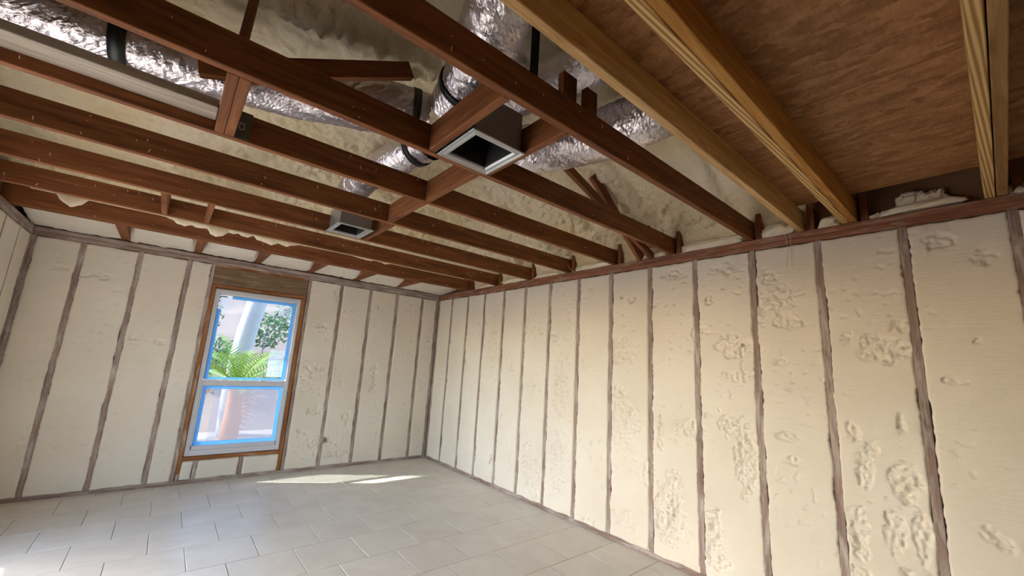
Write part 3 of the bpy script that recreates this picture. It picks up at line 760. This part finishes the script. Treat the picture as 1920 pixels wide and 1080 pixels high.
duct([(1.24, 1.88, 2.98), (1.40, 1.60, 3.00), (1.50, 1.2, 3.02), (1.54, .76, 3.04)], .135, 'foil duct lying higher beside the one right of the large boot', [], 5)
duct([(1.06, 2.19, 2.75), (1.00, 2.45, 2.73), (.93, 2.80, 2.70), (.92, 3.06, 2.69), (.96, 3.30, 2.69)], .115, 'short foil duct feeding the small rear boot', [(.10, .045, 0)], 4)

# ---------------------------------------------------------------- foam lumps
def blob(name, c, size, label, group=None, seed=0, mat=LFOAM, cat='foam', rot=0, lump=.25, flat=True):
    nu, nv = 40, 22; V = []; Fc = []
    for j in range(nv+1):
        ph = math.pi*j/nv-math.pi/2
        for i in range(nu):
            th = 2*math.pi*i/nu
            x, y, z = math.cos(ph)*math.cos(th), math.cos(ph)*math.sin(th), math.sin(ph)
            n_ = float(fbm(np.array(x*1.6+seed+z), np.array(y*1.6+z*1.3), 3, 3+seed)); n2 = float(np.abs(gnoise(np.array(x*5+z*2+seed), np.array(y*5+z*3))))
            r = 1+lump*n_*1.6+lump*.9*n2
            ex = .72
            q_ = [math.copysign(abs(t)**ex, t) for t in (x, y, z)]
            p = Vector((q_[0]*r*size[0]/2, q_[1]*r*size[1]/2, q_[2]*r*size[2]/2))
            if flat and p.z < -size[2]*.30: p.z = -size[2]*.30
            V.append(p)
    for j in range(nv):
        for i in range(nu): Fc.append((j*nu+i, j*nu+(i+1) % nu, (j+1)*nu+(i+1) % nu, (j+1)*nu+i))
    o = mesh(name, V, Fc, mat, None, True, loc=c); o.rotation_euler = (0, 0, rot)
    tag(o, label, cat, group); return o
zp = ZP+.081
def plate_foam(pxa, pxb, py, hz, label, dx=.05, wx=.09, seed=0, group=None, lump=.25):
    a = onx(pxa, py, XR+.02); b_ = onx(pxb, py, XR+.02); L = abs(a.y-b_.y)
    return blob('foam_mound', (XR+dx, (a.y+b_.y)/2, zp+hz*.30), (wx, L, hz), label, group, seed, lump=lump)
mg = 'foam mounds on the right wall plate'
plate_foam(1275, 1392, 455, .085, 'long foam mound on the plate between the two joists that hold the large boot', seed=1, group=mg)
plate_foam(1424, 1486, 430, .105, 'foam mound on the plate between reddish and single yellow joists', seed=2, group=mg)
plate_foam(1534, 1572, 412, .09, 'foam mound on the plate between single and doubled yellow joists', seed=3, group=mg)
plate_foam(1080, 1144, 497, .075, 'foam mound on the plate right of a curled pale wire', seed=4, group=mg)
plate_foam(1002, 1058, 513, .05, 'low foam mound on the plate left of a curled pale wire', seed=5, group=mg)
plate_foam(942, 986, 524, .075, 'foam mound on the plate in the third bay from the window wall', seed=6, group=mg)
plate_foam(892, 926, 535, .06, 'foam mound on the plate in the second bay from the window wall', seed=7, group=mg)
plate_foam(1212, 1250, 478, .06, 'foam mound on the plate beside the crossing truss webs', seed=8, group=mg)
# the offcuts lying on the plate under the OSB
a = onx(1648, 400, XR+.03); c = onx(1805, 372, XR+.03)
o = blob('foam_offcut', (XR+.045, (a.y+c.y)/2, zp+.028), (.10, abs(a.y-c.y), .055), 'long flat foam offcut lying on the plate under the OSB', None, 11, lump=.16)
o.rotation_euler = (math.radians(-2), 0, 0)
for (px, py, s, lb, sd) in [(1705, 362, (.06, .11, .10), 'largest foam chunk on top of the long foam offcut', 14), (1750, 362, (.05, .085, .075), 'dim foam chunk beside the largest one on the long offcut', 17), (1640, 400, (.06, .075, .045), 'small foam chunk at the end of the long foam offcut', 19)]:
    c = onx(px, py, XR+.06); o = blob('foam_chunk', (XR+.06, c.y, (zp+.052+s[2]*.28) if sd != 19 else zp+s[2]*.3), s, lb, None, sd, lump=.45)
c = onx(1912, 362, XR+.05); blob('foam_chunk', (XR+.05, c.y, zp+.02), (.06, .09, .07), 'foam chunk on the plate past the joist pair', None, 23, lump=.4)

# foam oozing over the rim joist
def ooze():
    V = []; Fc = []; ns = 420; nz = 9
    keys = [(58, 0), (64, 5), (78, 7), (90, 1), (104, 3), (116, 16), (138, 27), (158, 18), (172, 2), (200, 1), (215, 5), (240, 6), (262, 4), (300, 5), (325, 8), (334, 14), (350, 16), (362, 11), (370, 14), (384, 12), (392, 12), (398, 20), (408, 23), (422, 19), (430, 10), (438, 11), (449, 8), (456, 11), (466, 12), (477, 6), (484, 12), (498, 14), (512, 17), (522, 10), (530, 12), (540, 13), (552, 8), (560, 5), (575, 4), (590, 1), (650, 1), (665, 4), (690, 6), (708, 3), (722, 6), (738, 2), (800, 1), (870, 0)]
    kx = []; kd = []
    for px, dp in keys:
        p = ony(px, 300, 4.76); base = (px, 0)
        # the height of the far edge of the next joist hides the top; dp is measured down from there
        ly = 333+px*(535-333)/932
        top = ony(px, ly, 4.757); bot = ony(px, ly+dp, 4.757)
        kx.append(top.x); kd.append((ZJ+JH)-bot.z if dp > 0 else .0)
    for i in range(ns+1):
        x = kx[0]+(kx[-1]-kx[0])*i/ns
        d = float(np.interp(x, kx, kd))
        d = max(.006, d+.006*float(gnoise(np.array(x*22), np.array(1.0)))) if d > .004 else .004
        for k in range(nz):
            t = k/(nz-1); bul = .004+.022*math.sin(math.pi*min(1, t*1.02))**.6*(min(1, d/.05))
            z = ZJ+JH+.01-t*(d+.01); y = 4.7605-bul-(.006*float(gnoise(np.array(x*14), np.array(z*14))))*min(1, d/.04)
            if k == nz-1: y = 4.7605
            V.append((x, y, z))
    for i in range(ns):
        for k in range(nz-1): Fc.append((i*nz+k, i*nz+k+1, (i+1)*nz+k+1, (i+1)*nz+k))
    o = mesh('foam_ooze', V, Fc, LFOAM, None, True)
    tag(o, 'scalloped white foam oozing down the face of the rim joist', 'foam')
ooze()
# foam infill between rim joist and window wall
def infill():
    xs = np.arange(XL-.02, XR+.06, .014); ysv = np.arange(4.846, 5.60, .014)
    X, Y = np.meshgrid(xs, ysv); t = (Y-4.846)/(5.58-4.846)
    Z = 2.505-.085*sstep(.1, 1.0, t)-.012*fbm(X*3, Y*3, 3, 71)-.014*billow(X*9, Y*9, 2, 75)
    near = np.min(np.stack([np.abs(X-x) for x in (-.480, .10, .665, 1.245, 1.825, 2.43)]), 0)
    Z = Z+.05*sstep(.07, .035, near+.03*gnoise(X*20, Y*20, 3)*0)*sstep(.85, .35, t)
    n1, n2 = X.shape; a = (np.arange(n1-1)[:, None]*n2+np.arange(n2-1)[None]).ravel()
    q = np.stack([a, a+n2, a+n2+1, a+1], -1)
    o = mesh('foam_infill', np.stack([X, Y, Z], -1).reshape(-1, 3), q, FOAM, None, True)
    tag(o, 'strip of cream foam between the rim joist and the window wall plate', 'foam')
infill()

# ---------------------------------------------------------------- small things
def wire(pts, r, label, mat=WIRE, name='hanging_wire'):
    V, Fc = tube_mesh(catmull(pts, .01), r, 6); o = mesh(name, V, Fc, mat, None, True); tag(o, label, 'wire'); return o
p0 = onx(1046, 486, XR-.03); p1 = onx(1062, 493, XR-.03); p2 = onx(1070, 505, XR-.02); p3 = onx(1078, 510, XR-.006)
wire([p0, p1, p2, p3], .0022, 'curled pale wire at the end of a joist on the right wall plate')
for pa, lb in (((1482, 1483, 1485), 'thin foam string hanging off the right wall plate'), ((1472, 1476, 1474), 'thinner foam string hanging beside the first one')):
    wire([onx(pa[0], 438, XR-.012), onx(pa[1], 462, XR-.018), onx(pa[2], 500, XR-.014)], .0014, lb, name='foam_string')
eb = empty('cable_stub', (XR-.004, 4.005, .314)); tag(eb, 'pale cable end poking from a hole low in the right wall foam', 'cable')
V, Fc = tube_mesh([(.030, .0, -.010), (-.010, .004, -.026), (-.016, .008, -.045), (-.012, .012, -.075)], .005, 8); mesh('cable_end', V, Fc, WIRE, eb, True)
eb = empty('cable_stub', (1.716, YB-.004, .342)); tag(eb, 'small brown cable stub low in the window wall foam', 'cable')
V, Fc = tube_mesh([(.004, .03, .012), (.008, -.016, -.002), (.006, -.012, -.03)], .007, 8); mesh('cable_end', V, Fc, STUD, eb, True)

# ---------------------------------------------------------------- outside
gnd = B().box(-40, 40, -40, 60, -.30, -.16).out('ground', CONC); struct(gnd, 'grey paved ground outside', 'ground')
shade_roof = B().box(-3.70, XL-.10, -1.5, 6.4, 2.45, 2.55, .005).out('added_shade_roof', STUCCO); struct(shade_roof, 'pale unseen roof added outside the left wall to block sun', 'roof')  # unseen roof, added and sized to hold the sun back from the left opening
for y in (-1.3, 6.2):  # posts added to carry that roof
    o = beam('added_roof_post', -3.65, -3.53, y-.06, y+.06, -.16, 2.45, STUCCO, None, 'z'); tag(o, 'pale square post of the added sun-blocking roof, '+('near the window wall corner' if y > 0 else 'away from the window wall'), 'post', 'posts of the added roof')
# sandy slope behind the garden
xs = np.arange(-8, 14, .25); ysv = np.arange(9.6, 20, .25); X, Y = np.meshgrid(xs, ysv)
Z = -.18+.42*(Y-9.6)+.18*fbm(X*.6, Y*.6, 4, 5)*sstep(9.6, 10.4, Y)
n1, n2 = X.shape; a = (np.arange(n1-1)[:, None]*n2+np.arange(n2-1)[None]).ravel()
sl_ = mesh('hillside', np.stack([X, Y, Z], -1).reshape(-1, 3), np.stack([a, a+1, a+n2+1, a+n2], -1), SAND, None, True); struct(sl_, 'pale sandy slope behind the garden', 'slope')
def frond(L, droop, mat, seed):
    r = random.Random(seed); b = B(); n = 20; pts = []
    for i in range(n+1):
        t = i/n; pts.append(Vector((L*t*(1-.12*droop*t), 0, L*(.75*t-droop*t*t))))
    V, Fc = tube_mesh(pts, [.012*(1-.8*i/n) for i in range(n+1)], 5); b.add(V, Fc)
    for i in range(2, n+1):
        p = pts[i]; d = (pts[i]-pts[i-1]).normalized(); ll = L*.30*math.sin(math.pi*min(1, (i/n)*.85+.12))
        for s in (-1, 1):
            tip = p+Vector((d.x*.55, s*.8, d.z*.55+.25)).normalized()*ll*r.uniform(.85, 1.1)-Vector((0, 0, .12*ll))
            wv = d*.013
            b.add([p-wv, p+wv, tip], [(0, 1, 2)])
    return b
def palm(x, y, zc, label, nfr, L, seed):
    r = empty('palm', (x, y, -.16)); tag(r, label, 'palm'); rr = random.Random(seed)
    V, Fc = tube_mesh([(0, 0, 0), (0.02, 0, (zc+.16)*.5), (0, 0, zc+.16)], [.14, .13, .11], 12); mesh('trunk', V, Fc, DEAD, r, True)
    for k in range(nfr):
        dead = k >= nfr-4
        o = frond(L*rr.uniform(.85, 1.15), (rr.uniform(.3, .75) if not dead else rr.uniform(1.1, 1.5)), DEAD if dead else LEAF, seed+k).out('frond', DEAD if dead else LEAF, r)
        o.location = (0, 0, zc+.14); o.rotation_euler = (0, rr.uniform(-.5, .25) if not dead else .2, 2*math.pi*(k*.381966)+rr.uniform(-.2, .2))
palm(1.00, 8.2, .78, 'bushy green palm right behind the window', 26, 1.05, 5)
palm(2.55, 9.3, .75, 'second palm partly seen at the right edge of the window', 18, 1.0, 40)
palm(-.1, 9.2, .35, 'low palm at the left edge of the window', 16, .8, 80)
V, Fc = tube_mesh(catmull([(1.10, 9.25, -.2), (1.08, 9.25, .8), (1.14, 9.25, 1.7), (1.26, 9.25, 2.6), (1.4, 9.3, 4.2)], .1), .17, 20)
o = mesh('tree_trunk', V, Fc, BARK, None, True); tag(o, 'pale thick tree trunk behind the palm', 'tree trunk')
def shrub(x, y, z, r_, label, seed):
    rr = random.Random(seed); b = B()
    for k in range(420):
        d = Vector((rr.gauss(0, 1), rr.gauss(0, 1), rr.gauss(0, 1))).normalized()*r_*rr.uniform(.55, 1.05); s = rr.uniform(.05, .1)
        u_ = Vector((rr.gauss(0, 1), rr.gauss(0, 1), rr.gauss(0, 1))).normalized(); v_ = u_.orthogonal().normalized()
        c = Vector((d.x, d.y, d.z*.8)); b.add([c-u_*s, c+v_*s*.4, c+u_*s, c-v_*s*.4], [(0, 1, 2, 3)])
    t = empty('shrub', (x, y, z)); tag(t, label, 'shrub', 'shrubs on the slope')
    f_ = b.out('foliage', LEAFD, t)
    V, Fc = tube_mesh([(0, 0, -r_-.2), (0, 0, 0)], .03, 6); mesh('stem', V, Fc, BARK, t, True)
for (x, y, z, r_, lb, sd) in [(1.9, 12.2, 1.9, .55, 'dark green shrub beside the pale trunk', 1), (.7, 11.5, 1.25, .6, 'dark green shrub left of the pale trunk', 2), (2.5, 11.6, 1.0, .35, 'small shrub on the sandy slope', 3), (3.0, 14.0, 2.4, .7, 'large shrub high on the sandy slope', 4), (.2, 13.0, 2.2, .8, 'large shrub high on the slope left of the trunk', 6)]:
    shrub(x, y, z, r_, lb, sd)
